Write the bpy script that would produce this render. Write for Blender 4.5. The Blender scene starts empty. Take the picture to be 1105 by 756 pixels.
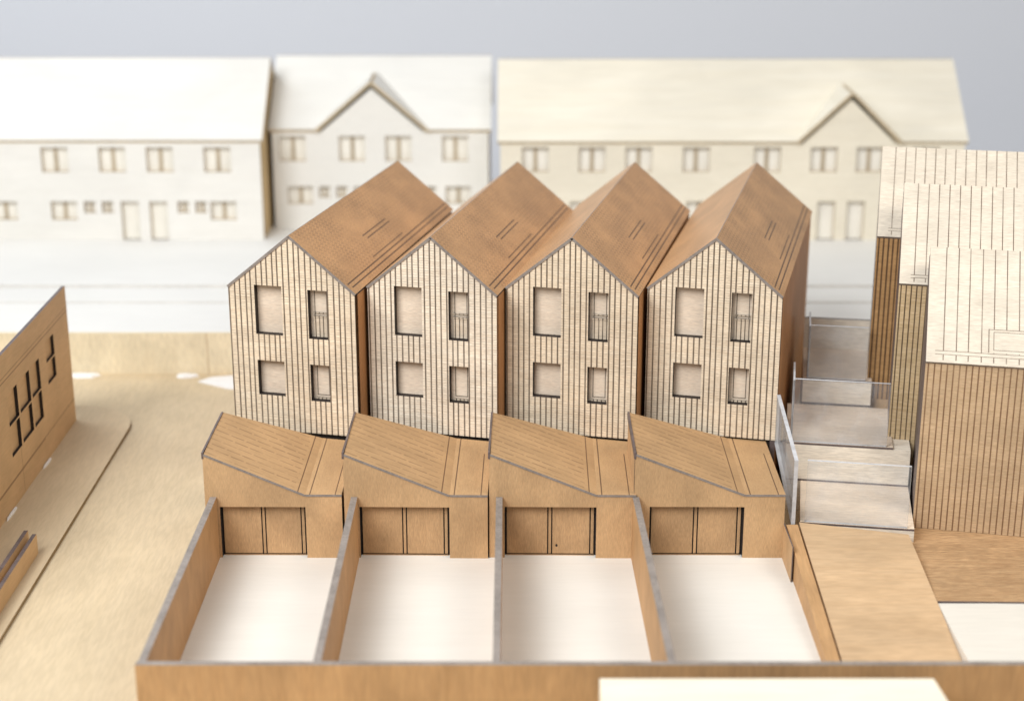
import bpy, bmesh, math, random
from mathutils import Vector, Matrix
from mathutils.geometry import tessellate_polygon
random.seed(7)
R = math.radians
sc = bpy.context.scene
col = sc.collection

# ------------------------------------------------------------------ node helpers
class G:
    """tiny wrapper for building shader node graphs"""
    def __init__(s, name):
        s.mat = bpy.data.materials.new(name); s.mat.use_nodes = True
        s.nt = s.mat.node_tree; s.nt.nodes.clear()
    def n(s, t, **kw):
        x = s.nt.nodes.new(t)
        for k, v in kw.items(): setattr(x, k, v)
        return x
    def put(s, sock, v):
        if isinstance(v, bpy.types.NodeSocket): s.nt.links.new(v, sock)
        else: sock.default_value = v
    def m(s, op, a, b=0.0, c=0.0, clamp=False):
        x = s.n('ShaderNodeMath', operation=op, use_clamp=clamp)
        s.put(x.inputs[0], a); s.put(x.inputs[1], b)
        if op in ('MULTIPLY_ADD', 'SMOOTH_MIN', 'COMPARE'): s.put(x.inputs[2], c)
        return x.outputs[0]
    def mix(s, f, a, b, blend='MIX'):
        x = s.n('ShaderNodeMix', data_type='RGBA', blend_type=blend)
        s.put(x.inputs[0], f)
        for i, v in ((6, a), (7, b)):
            if isinstance(v, tuple): v = (*v[:3], 1)
            s.put(x.inputs[i], v)
        return x.outputs[2]
    def step(s, v, a, b, x0=0.0, x1=1.0):
        x = s.n('ShaderNodeMapRange', interpolation_type='SMOOTHSTEP')
        s.put(x.inputs[0], v)
        for i, q in enumerate((a, b, x0, x1)): s.put(x.inputs[1+i], q)
        return x.outputs[0]
    def noise(s, vec, scale=1.0, detail=3.0, rough=0.55, dist=0.0):
        x = s.n('ShaderNodeTexNoise')
        s.put(x.inputs['Vector'], vec); s.put(x.inputs['Scale'], scale)
        s.put(x.inputs['Detail'], detail); s.put(x.inputs['Roughness'], rough)
        s.put(x.inputs['Distortion'], dist)
        return x.outputs['Fac']
    def vec(s, x, y, z=0.0):
        v = s.n('ShaderNodeCombineXYZ')
        s.put(v.inputs[0], x); s.put(v.inputs[1], y); s.put(v.inputs[2], z)
        return v.outputs[0]

def veneer(name, c1, c2, grain='v', cross=60, along=4, contrast=1.0, fleck=0.25, cloud=0.12, cloud_scale=2.2,
           grooves=None, tiles=None, rects=None, dashes=None, line=(.035, .02, .013), rough=.62, tint=False,
           strength=.9, spec=.3, figure=None):
    """wood sheet; UVs are in scene units, u/v along the sheet"""
    g = G(name)
    uv = g.n('ShaderNodeUVMap', uv_map='UVMap').outputs[0]
    sp = g.n('ShaderNodeSeparateXYZ'); g.put(sp.inputs[0], uv)
    u, v = sp.outputs[0], sp.outputs[1]
    oi = g.n('ShaderNodeObjectInfo')
    rnd = g.m('MULTIPLY', oi.outputs['Random'], 37.0)
    a, b = (u, v) if grain == 'v' else (v, u)
    wob = g.m('MULTIPLY', g.m('SUBTRACT', g.noise(g.vec(g.m('MULTIPLY', a, 1.5), b, rnd), 2.0, 2), .5), .06)
    aw = g.m('ADD', a, wob)
    n1 = g.noise(g.vec(g.m('MULTIPLY', aw, cross), g.m('MULTIPLY', b, along), rnd), 1.0, 4, .6)
    n2 = g.noise(g.vec(g.m('MULTIPLY', a, cross*3.2), g.m('MULTIPLY', b, along*4), rnd), 1.0, 2, .5)
    n3 = g.noise(g.vec(g.m('MULTIPLY', a, cloud_scale*1.6), g.m('MULTIPLY', b, cloud_scale), rnd), 1.0, 3, .5, .4)
    f = g.step(n1, .5-.28/contrast, .5+.28/contrast)
    c = g.mix(f, c1, c2)
    if figure:   # broad growth-ring bands
        w = g.noise(g.vec(g.m('MULTIPLY', aw, figure[0]), g.m('MULTIPLY', b, figure[1]), rnd), 1.0, 2, .5, .6)
        ring = g.m('ABSOLUTE', g.m('SINE', g.m('MULTIPLY', w, figure[2])))
        c = g.mix(g.m('MULTIPLY', g.step(ring, .0, .35, 1, 0), figure[3]), c, tuple(x*.72 for x in c2))
    mul = g.m('ADD', 1.0-fleck/2, g.m('MULTIPLY', g.step(n2, .3, .7), fleck))
    mul = g.m('MULTIPLY', mul, g.m('ADD', 1.0-cloud, g.m('MULTIPLY', g.step(n3, .25, .75), 2*cloud)))
    sc_ = g.n('ShaderNodeVectorMath', operation='SCALE'); g.put(sc_.inputs[0], c); g.put(sc_.inputs['Scale'], mul)
    c = sc_.outputs[0]
    if tint: c = g.mix(1.0, c, oi.outputs['Color'], 'MULTIPLY')
    mask = None
    def add(mk):
        nonlocal mask
        mask = mk if mask is None else g.m('MAXIMUM', mask, mk)
    if grooves:
        for q in (grooves if isinstance(grooves, list) else [grooves]):
            t, o = (u, v) if q.get('axis', 'u') == 'u' else (v, u)
            s = g.m('DIVIDE', g.m('ADD', t, q.get('off', 0)), q['sp'])
            idx = g.m('FLOOR', s); fr = g.m('FRACT', s)
            wn = g.n('ShaderNodeTexWhiteNoise', noise_dimensions='2D')
            g.put(wn.inputs['Vector'], g.vec(idx, rnd))
            jit = g.m('MULTIPLY', g.m('SUBTRACT', wn.outputs['Value'], .5), q.get('jit', 0))
            d = g.m('ABSOLUTE', g.m('SUBTRACT', fr, g.m('ADD', .5, jit)))
            hw = q['w']/2/q['sp']
            mk = g.step(d, hw*.75, hw*1.25, 1, 0)
            fade = g.step(g.noise(g.vec(g.m('MULTIPLY', t, 9), g.m('MULTIPLY', o, 3), rnd), 1.0, 3), .25, .6, q.get('lo', .75), 1)
            mk = g.m('MULTIPLY', mk, g.m('MULTIPLY', fade, q.get('s', 1)))
            if 'min' in q: mk = g.m('MULTIPLY', mk, g.m('GREATER_THAN', t, q['min']))
            if 'omin' in q: mk = g.m('MULTIPLY', mk, g.m('GREATER_THAN', o, q['omin']))
            if 'omax' in q: mk = g.m('MULTIPLY', mk, g.m('LESS_THAN', o, q['omax']))
            for (u0, v0, u1, v1) in q.get('skip', ()):
                inside = g.m('MULTIPLY', g.m('MULTIPLY', g.m('GREATER_THAN', u, u0), g.m('LESS_THAN', u, u1)),
                             g.m('MULTIPLY', g.m('GREATER_THAN', v, v0), g.m('LESS_THAN', v, v1)))
                mk = g.m('MULTIPLY', mk, g.m('SUBTRACT', 1, inside))
            add(mk)
    if tiles:
        su, sv, w, st = tiles
        row = g.m('FLOOR', g.m('DIVIDE', v, sv))
        sh = g.m('MULTIPLY', g.m('MODULO', row, 2.0), .5)
        d1 = g.m('ABSOLUTE', g.m('SUBTRACT', g.m('FRACT', g.m('DIVIDE', v, sv)), .5))
        d2 = g.m('ABSOLUTE', g.m('SUBTRACT', g.m('FRACT', g.m('ADD', g.m('DIVIDE', u, su), sh)), .5))
        mk = g.m('MAXIMUM', g.step(d1, w/2/sv*.6, w/2/sv*1.4, .62, 0), g.step(d2, w/su*.6, w/su*1.4, 1, 0))
        fade = g.step(g.noise(g.vec(g.m('MULTIPLY', u, 2.5), g.m('MULTIPLY', v, 4), rnd), 1.0, 4), .36, .66, .2, 1)
        add(g.m('MULTIPLY', mk, g.m('MULTIPLY', fade, st)))
    if dashes:
        sv, w, ln, st, umax = dashes
        row = g.m('FLOOR', g.m('DIVIDE', v, sv))
        d1 = g.m('ABSOLUTE', g.m('SUBTRACT', g.m('FRACT', g.m('DIVIDE', v, sv)), .5))
        gap = g.m('LESS_THAN', g.m('FRACT', g.m('ADD', g.m('DIVIDE', u, ln), g.m('MULTIPLY', row, .37))), .86)
        mk = g.m('MULTIPLY', g.step(d1, w/2/sv*.6, w/2/sv*1.4, 1, 0), gap)
        mk = g.m('MULTIPLY', mk, g.m('LESS_THAN', u, umax))
        fade = g.step(g.noise(g.vec(g.m('MULTIPLY', u, 5), g.m('MULTIPLY', v, 6), rnd), 1.0, 3), .3, .65, .25, 1)
        add(g.m('MULTIPLY', mk, g.m('MULTIPLY', fade, st)))
    for (u0, v0, u1, v1) in rects or ():
        cu, cv, hu, hv = (u0+u1)/2, (v0+v1)/2, abs(u1-u0)/2, abs(v1-v0)/2
        du = g.m('SUBTRACT', g.m('ABSOLUTE', g.m('SUBTRACT', u, cu)), hu)
        dv = g.m('SUBTRACT', g.m('ABSOLUTE', g.m('SUBTRACT', v, cv)), hv)
        add(g.step(g.m('MAXIMUM', du, dv), -.0012, .0012, .92, 0))
    if mask is not None:
        c = g.mix(g.m('MULTIPLY', mask, strength), c, line)
    bs = g.n('ShaderNodeBsdfPrincipled')
    g.put(bs.inputs['Base Color'], c); g.put(bs.inputs['Roughness'], rough)
    g.put(bs.inputs['Specular IOR Level'], spec)
    bp = g.n('ShaderNodeBump'); bp.inputs['Distance'].default_value = .003; bp.inputs['Strength'].default_value = .25
    h = g.m('ADD', g.m('MULTIPLY', n1, .6), g.m('MULTIPLY', n2, .4))
    if mask is not None: h = g.m('SUBTRACT', h, g.m('MULTIPLY', mask, 1.5))
    g.put(bp.inputs['Height'], h); g.put(bs.inputs['Normal'], bp.outputs[0])
    out = g.n('ShaderNodeOutputMaterial'); g.put(out.inputs[0], bs.outputs[0])
    return g.mat

def plain(name, c, rough=.6, var=.2, scale=30, spec=.3, metal=0):
    g = G(name)
    tc = g.n('ShaderNodeTexCoord').outputs['Object']
    n = g.noise(tc, scale, 3)
    n2 = g.noise(tc, scale*.15, 2)
    k = g.m('ADD', 1-var, g.m('MULTIPLY', g.m('ADD', g.step(n, .3, .7), g.step(n2, .3, .7)), var))
    s = g.n('ShaderNodeVectorMath', operation='SCALE'); s.inputs[0].default_value = c; g.put(s.inputs['Scale'], k)
    bs = g.n('ShaderNodeBsdfPrincipled'); g.put(bs.inputs['Base Color'], s.outputs[0])
    bs.inputs['Roughness'].default_value = rough; bs.inputs['Specular IOR Level'].default_value = spec
    out = g.n('ShaderNodeOutputMaterial'); g.put(out.inputs[0], bs.outputs[0])
    return g.mat

def acrylic(name):
    g = G(name)
    tr = g.n('ShaderNodeBsdfTransparent'); tr.inputs[0].default_value = (.975, .98, .985, 1)
    gl = g.n('ShaderNodeBsdfGlossy'); gl.inputs['Roughness'].default_value = .08
    df = g.n('ShaderNodeBsdfDiffuse'); df.inputs[0].default_value = (.8, .82, .85, 1)
    lw = g.n('ShaderNodeLayerWeight'); lw.inputs[0].default_value = .10
    tc = g.n('ShaderNodeTexCoord').outputs['Object']
    sm = g.step(g.noise(tc, 5, 4, .6, .6), .35, .75, .05, .15)
    m1 = g.n('ShaderNodeMixShader'); g.put(m1.inputs[0], g.m('MULTIPLY', lw.outputs['Fresnel'], .7, clamp=True)); g.put(m1.inputs[1], tr.outputs[0]); g.put(m1.inputs[2], gl.outputs[0])
    m2 = g.n('ShaderNodeMixShader'); g.put(m2.inputs[0], sm); g.put(m2.inputs[1], m1.outputs[0]); g.put(m2.inputs[2], df.outputs[0])
    out = g.n('ShaderNodeOutputMaterial'); g.put(out.inputs[0], m2.outputs[0])
    return g.mat

# ------------------------------------------------------------------ materials
BR1, BR2 = (.40, .215, .095), (.56, .325, .155)        # stained brown veneer
PI1, PI2 = (.76, .645, .505), (.87, .78, .645)            # pale facade veneer
M = {}
M['facade'] = veneer('facade veneer', PI1, PI2, 'u', 80, 7, 1.1, .28, .10, 3.0, grooves=[dict(sp=.0438, w=.0115, jit=.16, off=.012, lo=.85), dict(axis='v', sp=.0195, w=.007, jit=.25, lo=.0, s=.27)], line=(.06, .036, .023), tint=True)
M['pane'] = veneer('window panel', (.74, .595, .455), (.81, .68, .54), 'u', 70, 6, 1.0, .2, .08)
M['slim_pane'] = veneer('slim window panel', (.74, .60, .46), (.81, .69, .55), 'u', 70, 6, 1.0, .2, .08,
        rects=[(.030, .03, .037, .40), (.125, .03, .132, .40), (.03, .03, .13, .037)])
M['baluster'] = veneer('balustrade panel', (.62, .50, .37), (.74, .62, .48), 'u', 60, 6, 1.2, .2, .08, grooves=dict(sp=.031, w=.008, jit=.1, off=.006))
M['roof'] = veneer('tiled roof veneer', (.485, .262, .112), (.55, .31, .14), 'u', 70, 22, .8, .24, .1, tiles=(.062, .031, .010, .42), line=(.13, .08, .04),
        rough=.45, spec=.6)
M['roof_r'] = veneer('roof veneer with rooflight', (.485, .262, .112), (.55, .31, .14), 'u', 70, 22, .8, .24, .12, tiles=(.062, .031, .010, .40), line=(.03, .015, .007),
        rects=[(.93, .300, 1.53, .310), (.97, .262, 1.55, .272), (.05, .036, 2.75, .047), (.03, .076, 2.76, .087), (.75, .116, 1.55, .125)], rough=.5, spec=.5)
M['side'] = veneer('side wall veneer', (.42, .195, .075), (.48, .235, .095), 'v', 55, 4, 1.0, .12, .12)
M['brown'] = veneer('brown veneer', (.485, .305, .155), (.54, .35, .185), 'v', 100, 7, .7, .22, .15)
M['door'] = veneer('door veneer', (.41, .25, .125), (.50, .315, .165), 'v', 100, 7, .7, .26, .14)
M['wall'] = veneer('garden wall veneer', (.46, .265, .12), (.51, .305, .145), 'v', 30, 2, .8, .16, .12)
M['g_slope'] = veneer('sloping roof veneer', (.445, .27, .13), (.52, .325, .165), 'u', 110, 9, .7, .14, .1, dashes=(.088, .017, .12, .5, .71),
        rects=[(.735, -.1, .743, 1.2)], line=(.10, .05, .025))
M['g_flat'] = veneer('flat roof veneer', (.445, .27, .13), (.52, .325, .165), 'v', 110, 9, .7, .18, .1,
        rects=[(.028, -.02, .036, 1.2), (.215, -.02, .222, .78)], line=(.07, .035, .02))
M['street'] = veneer('birch ply street', (.565, .45, .29), (.61, .49, .325), 'v', 16, 2.0, .8, .10, .08, .9, figure=(1.6, .3, 22, .06))
M['pavement'] = veneer('birch ply pavement', (.55, .43, .275), (.595, .47, .31), 'v', 16, 2.0, .8, .08, .05, .9)
M['plateau'] = veneer('pale ply', (.73, .715, .68), (.755, .74, .705), 'u', 14, .8, .7, .03, .03, .5)
M['ply_face'] = veneer('ply upstand', (.70, .60, .42), (.76, .665, .48), 'v', 25, 3, 1.0, .15, .08, rects=[(2.55, -.1, 2.56, .6)], line=(.45, .32, .18))
M['garden'] = veneer('white card', (.735, .70, .635), (.755, .72, .66), 'u', 12, 1.0, .7, .02, .03, .7, rects=[(-.1, 2.335, 4.4, 2.341)], line=(.70, .62, .52), strength=.5)
M['yard'] = veneer('cream card', (.70, .655, .575), (.735, .69, .61), 'u', 18, 1.2, 1.0, .05, .03, .7)
M['bg_wall'] = veneer('lime veneer wall', (.75, .725, .67), (.78, .76, .71), 'u', 20, 1.5, .7, .03, .04, .8)
M['bg_roof'] = veneer('lime veneer roof', (.74, .715, .66), (.77, .75, .70), 'u', 12, .7, .7, .03, .05, .6, figure=(1.6, .25, 18, .03))
M['warm_lit_wall'] = veneer('warm lit lime veneer wall', (.76, .695, .56), (.81, .75, .62), 'u', 20, 1.5, .8, .05, .05, .8)  # same pale wood as the lime blocks, warmer light put into the tone
M['warm_lit_roof'] = veneer('warm lit lime veneer roof', (.76, .695, .56), (.82, .765, .645), 'u', 9, .6, .8, .05, .06, .6, figure=(1.6, .25, 18, .08))  # its roof likewise, light warmed in the colour
M['bg_pane'] = veneer('pale panel', (.80, .765, .68), (.83, .80, .72), 'v', 20, 2, 1.0, .06, .05)
M['bg_edge'] = plain('toasted edge', (.27, .19, .095), var=.15)
M['end_shade'] = veneer('shaded end veneer', (.56, .40, .20), (.62, .45, .24), 'v', 20, 2, .8, .08, .06)  # end boards toned tan, shade of the gap between blocks put into the colour
M['bg_edge_p'] = plain('lightly toasted edge', (.52, .42, .28), var=.15)
M['bg_mullion'] = plain('toasted mullion', (.46, .38, .27), var=.15)
M['char'] = plain('charred edge', (.028, .021, .018), .7, .35)
M['edge'] = plain('laser cut edge', (.25, .215, .19), .5, .28, 40, .5)
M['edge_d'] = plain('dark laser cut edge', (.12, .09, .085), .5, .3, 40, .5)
M['acrylic'] = acrylic('clear acrylic')
M['acrylic_edge'] = plain('polished acrylic edge', (.56, .56, .57), .25, .2, 25, .6)
M['kerb'] = plain('sheet edge', (.62, .60, .56), var=.1)
M['glue'] = plain('white paper', (.84, .83, .81), .7, .04)
M['terr_riser'] = veneer('terrace riser', (.77, .68, .555), (.83, .75, .63), 'u', 40, 3, 1.1, .25, .08)
M['terr_deck'] = veneer('terrace deck', (.78, .63, .48), (.83, .69, .54), 'u', 40, 3, 1.0, .2, .1, figure=(5, .8, 20, .12))
M['ramp'] = veneer('ramp veneer', (.55, .37, .21), (.60, .415, .245), 'u', 14, 2, 1.0, .12, .12, 1.5)
M['plinth'] = veneer('dark plinth veneer', (.37, .22, .11), (.50, .32, .17), 'u', 55, 4, 1.2, .4, .1)
def boarded(n, sp, extra, lines):
    return veneer(n, (.63, .545, .435), (.71, .63, .515), 'u', 50, 4, 1.1, .2, .08,
                  grooves=dict(sp=sp, w=.0075, jit=.05, lo=.55, off=.01, min=.05, omin=.0, skip=extra), rects=lines, line=(.12, .075, .05), rough=.6)
M['roofC'] = boarded('boarded roof with rooflight', .085, [(.42, .085, 1.5, .28), (.07, .05, 1.5, .075)],
        [(.42, .275, 1.5, .281), (.42, .085, .427, .28), (.455, .255, 1.5, .26), (.455, .105, .46, .255), (.455, .105, 1.5, .11), (.06, .074, 1.5, .079), (.06, .045, 1.5, .050)])
M['roofB'] = boarded('boarded roof', .078, [(.07, .04, 1.5, .06)], [(.08, .06, 1.5, .065), (.08, .035, 1.5, .04)])
M['facC'] = veneer('ribbed brown facade', (.50, .345, .20), (.59, .425, .265), 'u', 70, 5, .9, .25, .12, grooves=dict(sp=.043, w=.010, jit=.06, lo=.65), line=(.17, .09, .045))
M['facB'] = veneer('ribbed tan facade', (.52, .37, .20), (.66, .50, .30), 'u', 70, 5, 1.2, .25, .08, grooves=dict(sp=.037, w=.0095, jit=.1, lo=.8), line=(.05, .028, .015))
M['facA'] = veneer('ribbed shaded facade', (.40, .22, .09), (.48, .28, .12), 'u', 50, 4, 1.1, .25, .08, grooves=dict(sp=.036, w=.0125, jit=.1, lo=.8), line=(.06, .032, .016))  # darker than the other two facades, its shadow put into the brown
M['wall_l'] = veneer('engraved facade', (.55, .365, .19), (.59, .40, .215), 'u', 26, 2, .8, .08, .08,
        rects=[(-5, .998, .1, 1.008), (-5, 1.035, .1, 1.041), (-5, .20, .1, .209), (-2.9, .19, -.94, .2), (-1.60, .02, -1.593, .38)], line=(.15, .08, .04), strength=.7)
M['backdrop'] = plain('painted backdrop', (.74, .75, .785), .9, .005, .2, .1)
M['block'] = veneer('pale block', (.78, .70, .54), (.84, .77, .62), 'u', 14, 1, 1.0, .06, .05, .8)

# ------------------------------------------------------------------ mesh helpers
def link(name, bm, mats, parent=None, loc=None):
    me = bpy.data.meshes.new(name); bm.to_mesh(me); bm.free()
    for m in mats: me.materials.append(m)
    o = bpy.data.objects.new(name, me); col.objects.link(o)
    if parent: o.parent = parent
    if loc: o.location = loc
    return o

def slab_bm(bm, outline, origin, U, V, thick, mi=(0, 1, 2), holes=(), bevel=0):
    """planar sheet with holes; front face at origin + u*U + v*V, thickness behind it"""
    uvl = (bm.loops.layers.uv.get('UVMap') or bm.loops.layers.uv.new('UVMap'))
    origin, U, V = Vector(origin), Vector(U).normalized(), Vector(V).normalized()
    N = U.cross(V).normalized()
    loops = [list(outline)] + [list(h) for h in holes]
    def area(p): return sum(p[i-1][0]*p[i][1]-p[i][0]*p[i-1][1] for i in range(len(p)))
    if area(loops[0]) < 0: loops[0].reverse()
    for h in loops[1:]:
        if area(h) > 0: h.reverse()
    flat = [p for l in loops for p in l]
    F = [bm.verts.new(origin+U*p[0]+V*p[1]) for p in flat]
    B = [bm.verts.new(origin+U*p[0]+V*p[1]-N*thick) for p in flat]
    tris = tessellate_polygon([[Vector((p[0], p[1], 0)) for p in l] for l in loops])
    for t in tris:
        a, b, c = (flat[i] for i in t)
        if (b[0]-a[0])*(c[1]-a[1])-(b[1]-a[1])*(c[0]-a[0]) < 0: t = (t[0], t[2], t[1])
        try:
            f = bm.faces.new([F[i] for i in t]); f.material_index = mi[0]
            for l, i in zip(f.loops, t): l[uvl].uv = flat[i]
            f = bm.faces.new([B[i] for i in reversed(t)]); f.material_index = mi[0]
            for l, i in zip(f.loops, reversed(t)): l[uvl].uv = flat[i]
        except ValueError: pass
    k = 0
    for li, l in enumerate(loops):
        n = len(l); per = 0
        for i in range(n):
            a, b = k+i, k+(i+1) % n
            ln = math.dist(flat[a], flat[b])
            f = bm.faces.new((F[a], B[a], B[b], F[b])); f.material_index = mi[1] if li == 0 else mi[2]
            for lp, q in zip(f.loops, ((per, 0), (per, -thick), (per+ln, -thick), (per+ln, 0))): lp[uvl].uv = q
            per += ln
        k += n

def sheet(name, outline, origin, U, V, thick, face, edge, parent=None, holes=(), hole_edge=None):
    bm = bmesh.new(); slab_bm(bm, outline, origin, U, V, thick, holes=holes)
    return link(name, bm, [face, edge, hole_edge or edge], parent)

def tri_sheet(name, pts, thick, face, edge, parent=None):
    p = [Vector(q) for q in pts]
    U = (p[1]-p[0]).normalized(); N = U.cross(p[2]-p[0]).normalized(); V = N.cross(U)
    return sheet(name, [((q-p[0]).dot(U), (q-p[0]).dot(V)) for q in p], p[0], U, V, thick, face, edge, parent)

def rect(u0, v0, u1, v1): return [(u0, v0), (u1, v0), (u1, v1), (u0, v1)]

def hexa_bm(bm, P, mats):
    """P: bottom 4 (ccw from front-left) and top 4; mats: dict face->index (bottom,top,front,right,back,left)"""
    uvl = (bm.loops.layers.uv.get('UVMap') or bm.loops.layers.uv.new('UVMap'))
    v = [bm.verts.new(p) for p in P]
    fs = dict(bottom=(3, 2, 1, 0), top=(4, 5, 6, 7), front=(0, 1, 5, 4), right=(1, 2, 6, 5), back=(2, 3, 7, 6), left=(3, 0, 4, 7))
    for k, idx in fs.items():
        f = bm.faces.new([v[i] for i in idx]); f.material_index = mats.get(k, 0)
        for l in f.loops:
            c = l.vert.co
            l[uvl].uv = (c.x, c.y) if k in ('top', 'bottom') else ((c.x, c.z) if k in ('front', 'back') else (c.y, c.z))

def box(name, x0, x1, y0, y1, z0, z1, mats, faces=None, parent=None):
    bm = bmesh.new()
    hexa_bm(bm, [(x0, y0, z0), (x1, y0, z0), (x1, y1, z0), (x0, y1, z0), (x0, y0, z1), (x1, y0, z1), (x1, y1, z1), (x0, y1, z1)], faces or {})
    return link(name, bm, mats if isinstance(mats, list) else [mats], parent)

def hexa(name, P, mats, faces=None, parent=None):
    bm = bmesh.new(); hexa_bm(bm, P, faces or {})
    return link(name, bm, mats if isinstance(mats, list) else [mats], parent)

def tag(o, label, cat, group=None):
    o['label'] = label; o['category'] = cat
    if group: o['group'] = group
    return o
def struct(o): o['kind'] = 'structure'; return o
def empty(name, loc, rz=0):
    o = bpy.data.objects.new(name, None); col.objects.link(o); o.empty_display_size = .2
    o.location = loc; o.rotation_euler = (0, 0, rz); return o
def copy_tree(o, parent=None):
    c = o.copy(); col.objects.link(c)
    if parent: c.parent = parent
    for ch in list(o.children): copy_tree(ch, c)
    return c
def tree(o):
    yield o
    for c in o.children: yield from tree(c)

X, Y, Z = Vector((1, 0, 0)), Vector((0, 1, 0)), Vector((0, 0, 1))

# ------------------------------------------------------------------ the setting
struct(box('ground', -10, 8, -6, 4.06, -.25, 0, M['street']))
struct(box('plateau', -10, 10, 4.10, 10.5, -.25, .40, M['plateau']))
# raised strips of the road in front of the far terrace
struct(box('road', -10, 10, 5.05, 5.55, .40, .418, [M['plateau'], M['kerb']], {'front': 1, 'back': 1}))
struct(box('far_pavement', -10, 10, 5.55, 8.6, .40, .448, [M['plateau'], M['kerb']], {'front': 1}))
struct(box('backdrop', -26, 26, 15, 15.3, -5, 12, M['backdrop']))
# pavement with a rounded corner under the left building
pts = [(-9, -6), (-3.30, -6)]
for i in range(9):
    a = R(90*i/8); pts.append((-3.30-.55+.55*math.cos(a), 2.55+.55*math.sin(a)))
pts.append((-9, 3.10))
struct(sheet('pavement', pts, (0, 0, .03), X, Y, .03, M['pavement'], M['bg_edge']))
# white card of the gardens
struct(box('garden_floor', -2.11, 1.97, -2.44, .12, .0, .006, M['garden']))
for l in bpy.data.objects['garden_floor'].data.uv_layers[0].data: l.uv = (l.uv[0]+2.11, l.uv[1]+2.44)
struct(box('yard_floor', 2.805, 5.0, -2.386, -.98, .0, .137, M['yard']))

rw = box('retaining_wall', -10, 10, 4.06, 4.10, 0, .402, [M['ply_face'], M['ply_face']])
for l in rw.data.uv_layers[0].data: l.uv = (l.uv[0]+5.43, l.uv[1])
tag(rw, 'low pale plywood retaining wall between the street and the raised plateau', 'retaining wall')

# ------------------------------------------------------------------ terraced houses
W, D, ZB, ZE, ZA = 1.012, 2.78, .515, 1.64, 2.055
HOLES = [(a, b+.02, c, d+.02) for a, b, c, d in [(.211, .755, .429, 1.143), (.211, .265, .429, .545), (.637, .745, .79, 1.13), (.637, .245, .79, .54)]]
def make_house():
    r = empty('terraced_house', (0, 0, 0))
    h = ZE-ZB; rise = ZA-ZE
    FT = .062
    front = sheet('front_wall', [(0, 0), (W, 0), (W, h), (W/2, h+rise), (0, h)], (0, 0, ZB), X, Z, FT, M['facade'], M['char'], r,
                  [rect(*q) for q in HOLES], M['char'])
    for i, q in enumerate(HOLES):
        u0, v0, u1, v1 = q
        slim = i >= 2
        e = .025
        w = sheet('window', rect(-e, -e, u1-u0+e, v1-v0+e), (u0, FT+.001, ZB+v0), X, Z, .02, M['slim_pane'] if slim else M['pane'], M['char'], r)
        if i == 2:
            b = sheet('balustrade', rect(.028, .004, u1-u0-.004, .155), (u0, FT-.012, ZB+v0), X, Z, .012, M['baluster'], M['char'], w)
            sheet('top_rail', rect(.022, .158, u1-u0-.003, .170), (u0, FT-.016, ZB+v0), X, Z, .014, M['baluster'], M['char'], w)
        if slim:
            sheet('sill', rect(.022, .003, u1-u0-.003, .016) if i == 3 else rect(.022, .19, u1-u0-.003, .197), (u0, FT-.010, ZB+v0), X, Z, .010, M['baluster'], M['char'], w)
    # brown carcass behind the facade
    box('base', .012, W-.012, .03, .09, 0, ZB-.012, M['char'], None, r)
    sheet('side_wall', rect(.004, 0, D, ZE-.004), (W, 0, 0), Y, Z, .04, M['side'], M['edge_d'], r).data
    sheet('side_wall', rect(-D, 0, -.004, ZE-.004), (0, 0, 0), -Y, Z, .04, M['side'], M['edge_d'], r)
    sheet('back_wall', [(-W+.041, 0), (-.041, 0), (-.041, ZE-.01), (-W/2, ZA-.012), (-W+.041, ZE-.01)], (0, D, 0), -X, Z, .04, M['side'], M['edge_d'], r)
    sl = math.hypot(W/2, rise); c, s = W/2/sl, rise/sl
    t = .021
    off = t/c
    sheet('roof', rect(-.006, -.012, D+.01, sl-.002), (W, 0, ZE+off), Y, (-c, 0, s), t, M['roof_r'], M['edge'], r)
    sheet('roof', rect(-D-.01, -.012, .006, sl-.002), (0, 0, ZE+off), -Y, (c, 0, s), t, M['roof'], M['edge'], r)
    # ridge closing strip, a hair above the two sheets
    rb = bmesh.new()
    zt = ZA+off
    uvl = None
    hexa_bm(rb, [(W/2-.008, -.007, zt-.012), (W/2+.008, -.007, zt-.012), (W/2+.008, D+.011, zt-.012), (W/2-.008, D+.011, zt-.012),
                 (W/2-.002, -.007, zt-.001), (W/2+.002, -.007, zt-.001), (W/2+.002, D+.011, zt-.001), (W/2-.002, D+.011, zt-.001)], {})
    link('ridge', rb, [M['edge']], r)
    return r
house = make_house()
HS = [  # x, y, yaw, facade tint, label
 (-2.160, 1.30, 13.2, (1.0, .945, .87), 'model house with warm cream grooved front, leftmost of the four, beside the street'),
 (-1.098, 1.27, 13.6, (1.02, 1.0, .98), 'model house with the whitest grooved front of the four, second from left'),
 (-.046, 1.25, 13.6, (.93, .875, .80), 'model house with tan widely grooved front, third from the left in the row of four'),
 (1.028, 1.24, 14.0, (.97, .925, .86), 'right end model house with its brown side wall showing beside the clear balustrades'),
]
for i, (x, y, yaw, tint, lab) in enumerate(HS):
    o = house if i == 0 else copy_tree(house)
    o.location = (x, y, 0); o.rotation_euler = (0, 0, -R(yaw))
    tag(o, lab, 'model house', 'row of four timber model houses')
    for q in tree(o):
        if q.name.startswith('front_wall'): q.color = (*tint, 1)

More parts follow.
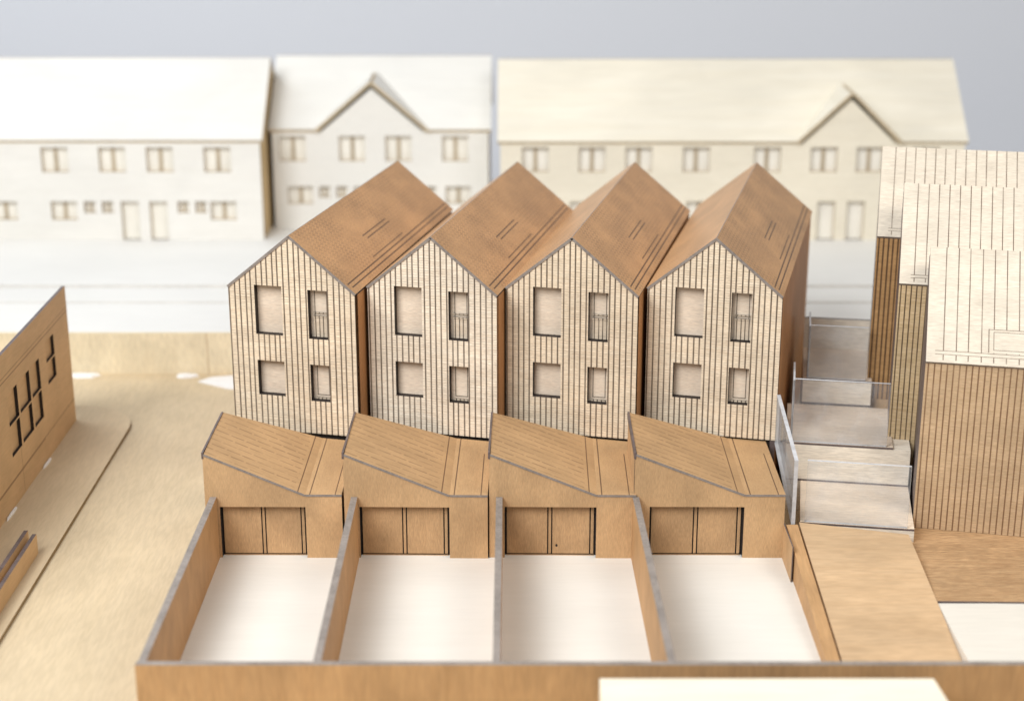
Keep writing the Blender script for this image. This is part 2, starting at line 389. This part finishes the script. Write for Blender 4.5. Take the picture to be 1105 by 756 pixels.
# ------------------------------------------------------------------ garages in front of the houses
def make_garage():
    r = empty('garage', (0, 0, 0))
    HL, HR, K = .795, .485, .735
    FT = .05
    dw = (.105, -.02, .732, .40)
    out = [(0, 0), (dw[0], 0), (dw[0], .40), (dw[2], .40), (dw[2], 0), (1, 0), (1, HR), (K, HR), (0, HL)]
    sheet('front_wall', out, (0, 0, 0), X, Z, FT, M['brown'], M['char'], r)
    d = sheet('garage_door', rect(dw[0]-.02, 0, dw[2]+.02, .42), (0, FT+.003, .0), X, Z, .02, M['char'], M['char'], r)
    y = FT+.0025
    mid = .415
    lw = [(.120, mid-.018), (mid+.018, dw[2]-.045)]
    for a, b in lw:
        sheet('door_leaf', rect(a, .022, b, .392), (0, y-.010, 0), X, Z, .010, M['door'], M['char'], d)
    sheet('door_post', rect(mid-.009, .022, mid+.009, .392), (0, y-.010, 0), X, Z, .010, M['door'], M['char'], d)
    sheet('door_post', rect(dw[2]-.036, .022, dw[2]-.016, .392), (0, y-.010, 0), X, Z, .010, M['door'], M['char'], d)
    sheet('door_sill', rect(.115, .004, dw[2]-.012, .014), (0, y-.010, 0), X, Z, .010, M['door'], M['char'], d)
    # side and back walls
    sheet('side_wall', rect(-.84, 0, -FT-.001, HL-.015), (0, 0, 0), -Y, Z, .03, M['brown'], M['edge'], r)
    sheet('side_wall', rect(FT+.001, 0, 1.05, HR-.012), (1, 0, 0), Y, Z, .03, M['brown'], M['edge_d'], r)
    # roof sheets; the back edge runs askew, as the houses behind are turned
    L = math.hypot(K, HL-HR); c, s = K/L, (HL-HR)/L
    t = .017
    sheet('sloping_roof', [(.012, -.003), (L, -.003), (L, 1.10), (.0, .83)], (0, 0, HL+.012), (c, 0, -s), Y, t, M['g_slope'], M['edge'], r)
    sheet('flat_roof', [(.0, -.003), (1-K, -.003), (1-K, 1.035), (.0, 1.10)], (K, 0, HR+.0125), X, Y, t, M['g_flat'], M['edge'], r)
    sheet('verge', [(-.012, -.05), (.014, -.05), (.014, .0), (-.012, .0)], (0, -.004, HL+.024), Y, Z, .0, M['edge'], M['edge'], r) if False else None
    box('verge', -.007, .007, -.003, .83, HL-.03, HL+.016, [M['edge_d'], M['edge_d']], None, r)
    return r
gar = make_garage()
GS = [(-2.176, .970, 'brown model garage with double doors, leftmost and nearest the plywood street'),
      (-1.190, 1.018, 'brown model garage in front of the whitest house, second from the left'),
      (-.162, 1.040, 'brown model garage with a knot mark on its door, third from the left'),
      (.866, 1.070, 'right end brown model garage with dashed roof lines beside the clear pane')]
for i, (x, sx, lab) in enumerate(GS):
    o = gar if i == 0 else copy_tree(gar)
    o.location = (x, 0, 0); o.scale = (sx, 1, 1); o.rotation_euler = (0, 0, -R((.4, .9, .8, .4)[i]))
    tag(o, lab, 'model garage', 'brown garages in front of the houses')

# a small dark knot in the door of the third garage
third = [o for o in bpy.data.objects if o.name.startswith('garage') and o.get('label', '').find('knot') > 0][0]
dr = [c for c in third.children if c.name.startswith('garage_door')][0]
sheet('knot', [(.462+.008*math.cos(a*.5236), .085+.011*math.sin(a*.5236)) for a in range(12)], (0, .0418, 0), X, Z, .002, M['char'], M['char'], dr)

# ------------------------------------------------------------------ garden walls
GWL = ['tall brown garden wall at the left end, bordering the open street',
       'brown garden wall between the first and second gardens from the left',
       'brown garden wall between the two middle gardens, seen end on',
       'brown garden wall between the third garden and the right end garden']
for i, (xa, xb) in enumerate([(-2.115, -2.12), (-1.117, -1.117), (-.090, -.088), (.876, .915)]):
    hw = .023
    P = lambda x, y, z: (x, y, z)
    ztop = .478
    o = hexa('garden_wall', [(xb-hw, -2.385, 0), (xb+hw, -2.385, 0), (xa+hw, -.006, 0), (xa-hw, -.006, 0),
                             (xb-hw, -2.385, ztop), (xb+hw, -2.385, ztop), (xa+hw, -.006, ztop), (xa-hw, -.006, ztop)],
             [M['wall'], M['edge']], {'top': 1, 'back': 1})
    tag(o, GWL[i], 'garden wall', 'walls dividing the gardens')
o = box('garden_wall', -2.15, 5.0, -2.432, -2.387, 0, .482, [M['wall'], M['edge'], M['edge_d']], {'top': 1, 'left': 2})
tag(o, 'long brown front garden wall running across the bottom of the model', 'garden wall', 'walls dividing the gardens')
bw = empty('garden_wall', (2.0, 0, 0))
hexa('panel', [(-.055, -2.385, 0), (.035, -2.385, 0), (.035, .0, 0), (-.045, .0, 0),
               (-.055, -2.385, .02), (.035, -2.385, .02), (.035, .0, .262), (-.045, .0, .262)], [M['wall'], M['edge_d']], {}, bw)
box('lapped_panel', -.066, -.058, -.40, .05, 0, .27, [M['brown'], M['edge_d']], {'front': 1, 'top': 1}, bw)
tag(bw, 'brown wall along the right end garden, its top falling with the ramp beside it', 'garden wall', 'walls dividing the gardens')

# ------------------------------------------------------------------ ramp, yard plinth, terraces
rp = hexa('ramp', [(2.053, -2.385, 0), (2.80, -2.385, 0), (2.80, -.12, 0), (2.053, .05, 0),
                   (2.053, -2.385, .004), (2.80, -2.385, .004), (2.80, -.12, .240), (2.053, .05, .258)], [M['ramp'], M['wall']], {'right': 1})
tag(rp, 'smooth brown ramp sloping down from the terraces to the front wall', 'ramp')
pl = hexa('plinth', [(2.805, -.97, 0), (5.0, -1.03, 0), (5.0, .4, 0), (2.805, .6, 0),
                     (2.805, -.97, .15), (5.0, -1.03, .15), (5.0, .4, .15), (2.805, .6, .15)], [M['plinth'], M['edge_d']], {'front': 1})
tag(pl, 'low dark brown plinth in front of the nearest ribbed building at right', 'plinth')

def pane(name, a, b, z0, z1, th, parent, edges=True, zb0=None, zb1=None):
    """upright acrylic sheet from a to b (local xy); ends may have other heights at b"""
    a, b = Vector((*a, 0)), Vector((*b, 0))
    d = (b-a).normalized(); n = Vector((d.y, -d.x, 0))*th/2
    zb0 = z0 if zb0 is None else zb0; zb1 = z1 if zb1 is None else zb1
    P = [a+n+Z*z0, b+n+Z*zb0, b-n+Z*zb0, a-n+Z*z0, a+n+Z*z1, b+n+Z*zb1, b-n+Z*zb1, a-n+Z*z1]
    return hexa(name, P, [M['acrylic'], M['acrylic_edge']], {'top': 1, 'left': 1, 'right': 1, 'bottom': 1}, parent)

def terrace(x, y, w, d, ztop, lab, glass_h, side=True, yaw=9.5, back=None, xw=0, below=None):
    r = empty('terrace', (x, y, 0), -R(yaw))
    box('deck', 0, w, 0.002, d, ztop-.016, ztop, [M['terr_deck'], M['edge_d']], {'front': 1}, r)
    box('riser', 0, w+xw, 0, d, 0, ztop-.017, [M['terr_riser']], None, r)
    if below: box('seam', .0, w+xw, -.006, -.0005, below, below+.012, M['edge_d'], None, r)
    pane('glass_panel', (.03, .02), (w-.05, .02), ztop+.001, ztop+glass_h, .024, r)
    if side: pane('glass_panel', (.035, .032), (.035, d*.55), ztop+.001, ztop+glass_h*.96, .014, r)
    if back: box('back_panel', 0, w, d, d+.04, 0, back, [M['terr_riser'], M['edge']], {'top': 1}, r)
    return tag(r, lab, 'terrace', 'stepped terraces with clear balustrades')
terrace(2.065, .075, .80, .80, .25, 'lowest and nearest garden terrace with clear balustrade, at the head of the brown ramp', .47, side=False)
terrace(2.075, .87, .79, .86, .555, 'middle garden terrace behind a clear balustrade, one step above the lowest', .50, xw=.13, below=.25)
terrace(2.33, 1.72, .54, .80, .77, 'highest and farthest garden terrace, small and shaded behind its clear balustrade', .44, back=1.03, below=.555)
sp = empty('glass_screen', (2.005, 0, 0))
pane('glass_panel', (.0, .02), (.015, 1.0), .255, .745, .028, sp, zb0=.50, zb1=.885)
tag(sp, 'tall clear acrylic screen with slanting top beside the right end garage', 'glass screen')

# ------------------------------------------------------------------ ribbed buildings at right
def ribbed(x, y, z0, h, run, rise, w, fac, roof, lab, yaw=12.2, dep=.82):
    r = empty('ribbed_building', (x, y, z0), -R(yaw))
    ze = h
    sheet('front_wall', rect(.0, 0, w, ze), (0, 0, 0), X, Z, .09, fac, M['edge_d'], r)
    L = math.hypot(run, rise); c, s = run/L, rise/L
    t = .03
    sheet('roof', rect(.0, -.02, w, L), (0, 0, ze+t/c*.6), X, (0, c, s), t, roof, M['edge'], r)
    side = [(.091, -z0), (dep, -z0), (dep, ze+rise-.07), (run, ze+rise-.035), (.091, ze+.05)]
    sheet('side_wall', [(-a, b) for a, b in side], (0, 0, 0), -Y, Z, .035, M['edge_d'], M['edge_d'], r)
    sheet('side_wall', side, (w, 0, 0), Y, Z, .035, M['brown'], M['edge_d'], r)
    sheet('back_wall', rect(-w+.036, -z0, -.036, ze+rise-.075), (0, dep, 0), -X, Z, .035, M['brown'], M['edge_d'], r)
    box('skirt', .002, w-.002, .004, .086, -z0, -.001, M['brown'], None, r)
    return tag(r, lab, 'model building', 'stepped ribbed buildings at the right')
ribbed(2.905, .20, .152, 1.262, .735, .625, 1.5, M['facC'], M['roofC'], 'nearest ribbed building at right, its pale boarded roof outlined with a rooflight')
ribbed(2.865, .98, .40, 1.36, .69, .59, 1.5, M['facB'], M['roofB'], 'middle ribbed building at right with light tan ribs under a pale boarded roof')
ribbed(2.845, 1.72, .60, 1.33, .67, .56, 1.5, M['facA'], M['roofB'], 'farthest ribbed building at right with shade-darkened brown ribs and tallest pale roof')

# ------------------------------------------------------------------ left building and low wall
lb = empty('street_building', (-3.8, 2.73, .03))
# facade runs along y: u = distance towards the viewer
LH = []
def lights(u0, us, v0, v1, vm):
    for a, w in us:
        LH.append((u0+a, v0, u0+a+w, vm-.007)); LH.append((u0+a, vm+.007, u0+a+w, v1))
lights(.47, [(0, .25)], .58, .94, .76)
lights(.93, [(0, .25), (.29, .30), (.63, .26)], .38, .88, .62)
lights(2.2, [(0, .25), (.29, .30), (.63, .26)], .38, .88, .62)
sheet('front_wall', [(-3.4, 0), (0, 0), (0, 1.215), (-3.4, 1.215)], (0, 0, 0), Y, Z, .026, M['wall_l'], M['edge_d'], lb,
      [[(-a, b) for a, b in rect(*q)] for q in LH], M['char'])
for q in LH:
    sheet('window', [(-q[2]-.015, q[1]-.006), (-q[0]+.015, q[1]-.006), (-q[0]+.015, q[3]+.006), (-q[2]-.015, q[3]+.006)], (-.0275, 0, 0), Y, Z, .012, M['wall_l'], M['char'], lb)
sheet('end_wall', rect(.051, 0, .40, .75), (0, 0, 0), -X, Z, .04, M['wall_l'], M['edge_d'], lb)
tag(lb, 'brown model building at the left edge with black slotted windows', 'model building')
lw = empty('low_wall', (-3.40, 0, .03))
box('panel', -.03, .0, -3.2, .02, 0, .15, [M['wall_l'], M['edge_d']], {'top': 1}, lw)
box('panel', -.10, -.07, -3.2, .06, 0, .16, [M['wall_l'], M['edge_d']], {'top': 1}, lw)
tag(lw, 'low double brown wall on the pavement at the lower left edge', 'low wall')

# ------------------------------------------------------------------ pale terraces at the back
def far_block(name, lab, x0, x1, y, z0, ze, run, rise, wins, doors, smalls, gable=None, cream=False):
    FW, FR = (M['warm_lit_wall'], M['warm_lit_roof']) if cream else (M['bg_wall'], M['bg_roof'])
    r = empty(name, (0, y, z0))
    h = ze-z0
    out = [(x0, 0), (x1, 0), (x1, h)]
    if gable:
        g0, g1, gz = gable
        gm = (g0+g1)/2
        out += [(g1, h), (gm, gz-z0), (g0, h)]
    out += [(x0, h)]
    holes = []
    def win(xc, w, a, b): holes.append((xc-w/2, a-z0, xc+w/2, b-z0))
    for xc, a, b, w in wins: win(xc, w, a, b)
    nw = len(holes)
    for xc, a, b in doors: win(xc, .20, a, b)
    nd = len(holes)
    for xc, a, b in smalls:
        win(xc-.10, .13, a, b); win(xc+.10, .13, a, b)
    sheet('front_wall', out, (0, 0, 0), X, Z, .06, FW, M['bg_edge'], r, [rect(*q) for q in holes], M['bg_edge_p'])
    for i, q in enumerate(holes):
        w = sheet('door' if nw <= i < nd else 'window', rect(q[0]-.02, q[1]-.004 if nw <= i < nd else q[1]-.02, q[2]+.02, q[3]+.015), (0, .061, 0), X, Z, .02, M['bg_pane'], M['bg_edge'], r)
        if i < nw:
            c = (q[0]+q[2])/2
            sheet('mullion', rect(c-.022, q[1]+.004, c+.022, q[3]-.004), (0, .048, 0), X, Z, .012, M['bg_mullion'], M['bg_mullion'], w)
        elif i >= nd:
            c = (q[0]+q[2])/2
            sheet('mullion', rect(c-.012, q[1]+.004, c+.012, q[3]-.004), (0, .048, 0), X, Z, .012, M['bg_mullion'], M['bg_mullion'], w)
    L = math.hypot(run, rise); c, s = run/L, rise/L; t = .05
    ex = .03
    so = (0, -.03, h+.03)
    # front slope, notched where the gable comes through
    o2 = [(x0-ex, 0), (x0-ex, L), (x1+ex, L), (x1+ex, 0)]
    if gable:
        hz = (gz-z0-h)
        vg = hz/s
        o2 = [(x0-ex, 0), (x0-ex, L), (x1+ex, L), (x1+ex, 0), (g1+.02, 0), (gm, vg), (g0-.02, 0)]
    sheet('roof', o2, so, X, (0, c, s), t, FR, M['bg_edge_p'], r)
    sheet('roof', [(-x1-ex, 0), (-x1-ex, L), (-x0+ex, L), (-x0+ex, 0)], (0, 2*run+.0, h+.03), -X, (0, -c, s), t, FR, M['bg_edge'], r)
    side = [(.061, 0), (2*run-.06, 0), (2*run-.06, h), (run, h+rise-.03), (.061, h)]
    sheet('end_wall', [(-a, b) for a, b in side], (x0, 0, 0), -Y, Z, .05, FW, M['bg_edge'], r)
    sheet('end_wall', side, (x1, 0, 0), Y, Z, .05, M['end_shade'], M['bg_edge'], r)
    sheet('back_wall', rect(-x1+.06, 0, -x0-.06, h), (0, 2*run-.05, 0), -X, Z, .05, FW, M['bg_edge'], r)
    if gable:
        run_g = hz/s*c
        A = (gm, -.05, gz-z0+.05); Bk = (gm, run_g+.03, gz-z0+.05)
        tri_sheet('gable_roof', [(g0-.05, -.05, h+.0), A, Bk][::-1], .035, FR, M['bg_edge_p'], r)
        tri_sheet('gable_roof', [(g1+.05, -.05, h+.0), A, Bk], .035, FR, M['bg_edge_p'], r)
    return tag(r, lab, 'model building', 'pale terraces at the back')
UP = lambda xs: [(x, 1.225, 1.505, .30) for x in xs]
LOW = lambda xs: [(x, .68, .89, .29) for x in xs]
far_block('pale_terrace', 'long white pale model terrace at the far left with plain roof and no gable', -8.2, -2.80, 7.40, .44, 1.56, .95, .77,
          UP([-6.95, -6.3, -5.09, -4.45, -3.92, -3.28]) + LOW([-6.9, -5.70, -5.03, -3.24]), [(-6.0, .448, .89), (-4.29, .448, .89), (-3.97, .448, .89)], [(-4.64, .76, .89), (-3.59, .76, .89), (-6.35, .76, .89)])
far_block('pale_terrace', 'short pale model terrace with central gable, between the two longer ones at the back', -2.745, -.27, 7.95, .44, 1.575, .95, .70,
          [(x, 1.235, 1.525, .30) for x in (-2.51, -1.83, -1.30, -.65)] + [(x, .735, .94, .29) for x in (-2.44, -.62)], [(-1.72, .448, .94), (-1.38, .448, .94)], [(-2.06, .81, .94), (-1.04, .81, .94)], (-2.18, -1.01, 2.07))
far_block('pale_terrace', 'long cream pale model terrace at the back right, gable near its right end', -.13, 5.03, 7.40, .44, 1.545, .95, .77,
          UP([.26, .89, 1.41, 2.05, 2.84, 3.47, 3.98, 4.6]) + LOW([.26, 1.5, 2.1, 2.9, 4.55]), [(.75, .448, .89), (1.1, .448, .89), (3.53, .448, .89), (3.86, .448, .89)], [], (3.22, 4.26, 2.04), True)

# ------------------------------------------------------------------ small scraps and the foreground block
def blob(name, x, y, z, rx, ry, h, lab, seed):
    rr = random.Random(seed); bm = bmesh.new()
    uvl = (bm.loops.layers.uv.get('UVMap') or bm.loops.layers.uv.new('UVMap'))
    n = 14; ring = []
    for k in range(n):
        a = 2*math.pi*k/n; q = 1+rr.uniform(-.22, .22)
        ring.append((math.cos(a)*rx*q, math.sin(a)*ry*q))
    lo = [bm.verts.new((x+p[0], y+p[1], z)) for p in ring]
    mi = [bm.verts.new((x+p[0]*.85, y+p[1]*.85, z+h*.8)) for p in ring]
    tp = bm.verts.new((x, y, z+h))
    for k in range(n):
        j = (k+1) % n
        bm.faces.new((lo[k], lo[j], mi[j], mi[k])); bm.faces.new((mi[k], mi[j], tp))
    bm.faces.new(lo[::-1])
    return tag(link(name, bm, [M['glue']]), lab, 'paper scrap', 'white paper scraps on the model')
blob('paper_scrap', -4.05, 3.98, .0, .16, .055, .03, 'small white scrap at the foot of the retaining wall beside the left building', 1)
blob('paper_scrap', -3.07, 3.98, .0, .10, .055, .025, 'tiny white scrap at the foot of the retaining wall, the middle one', 2)
o = sheet('paper_scrap', [(0, .05), (.10, .17), (.28, .22), (.9, .22), (.9, -.30), (.30, -.14)], (-2.93, 3.76, .012), X, Y, .011, M['glue'], M['glue'])
tag(o, 'larger white paper scrap lying on the street half behind the leftmost house', 'paper scrap', 'white paper scraps on the model')
for k, (yy, ln) in enumerate([(1.72, .15), (.72, .20)]):
    blob('paper_scrap', -3.785, yy, .03, .010, ln*.7, .018, ('torn white scrap at the foot of the left building, the farther one', 'torn white scrap at the foot of the left building, the nearer one')[k], 5+k)
o = hexa('plywood_block', [(.47, -3.9, 0), (2.46, -3.9, 0), (2.36, -2.60, 0), (.49, -2.60, 0), (.47, -3.9, .49), (2.46, -3.9, .49), (2.36, -2.60, .49), (.49, -2.60, .49)], [M['block'], M['edge']], {'back': 1})
tag(o, 'pale plywood block in front of the long front wall at the bottom edge', 'plywood block')

# ------------------------------------------------------------------ light
w = bpy.data.worlds.new('World'); sc.world = w; w.use_nodes = True
bg = w.node_tree.nodes['Background']; bg.inputs[0].default_value = (.92, .95, 1.0, 1); bg.inputs[1].default_value = .26
def area(name, loc, target, sx, sy, power, colr):
    l = bpy.data.lights.new(name, 'AREA'); l.shape = 'RECTANGLE'; l.size = sx; l.size_y = sy; l.energy = power; l.color = colr
    o = bpy.data.objects.new(name, l); col.objects.link(o); o.location = loc
    o.rotation_euler = (Vector(target)-Vector(loc)).to_track_quat('-Z', 'Y').to_euler()
    return o
area('window_light', (-8.5, -9.5, 14), (0, 1.6, .3), 10, 10, 3150, (.965, .985, 1.0))
area('window_light', (-11, 8, 13), (-2, 5.0, .3), 7, 7, 620, (.90, .95, 1.0))
area('fill_light', (8, -5, 12), (1.5, 3, .6), 7, 7, 680, (1.0, .94, .86))  # added warm fill from the right, lifts the terraces and back right block

# ------------------------------------------------------------------ camera
cd = bpy.data.cameras.new('camera'); cam = bpy.data.objects.new('camera', cd); col.objects.link(cam)
cam.location = (0, -10.9, 5.15); cam.rotation_euler = (R(90-18.2), 0, 0)
cd.sensor_width = 36; cd.lens = 36*1800/1105; cd.clip_start = .1; cd.clip_end = 200
cd.dof.use_dof = True; cd.dof.focus_distance = 12.2; cd.dof.aperture_fstop = .46; cd.dof.aperture_blades = 0
sc.camera = cam
sc.view_settings.view_transform = 'Standard'; sc.view_settings.look = 'None'
sc.view_settings.exposure = .31; sc.view_settings.gamma = 1
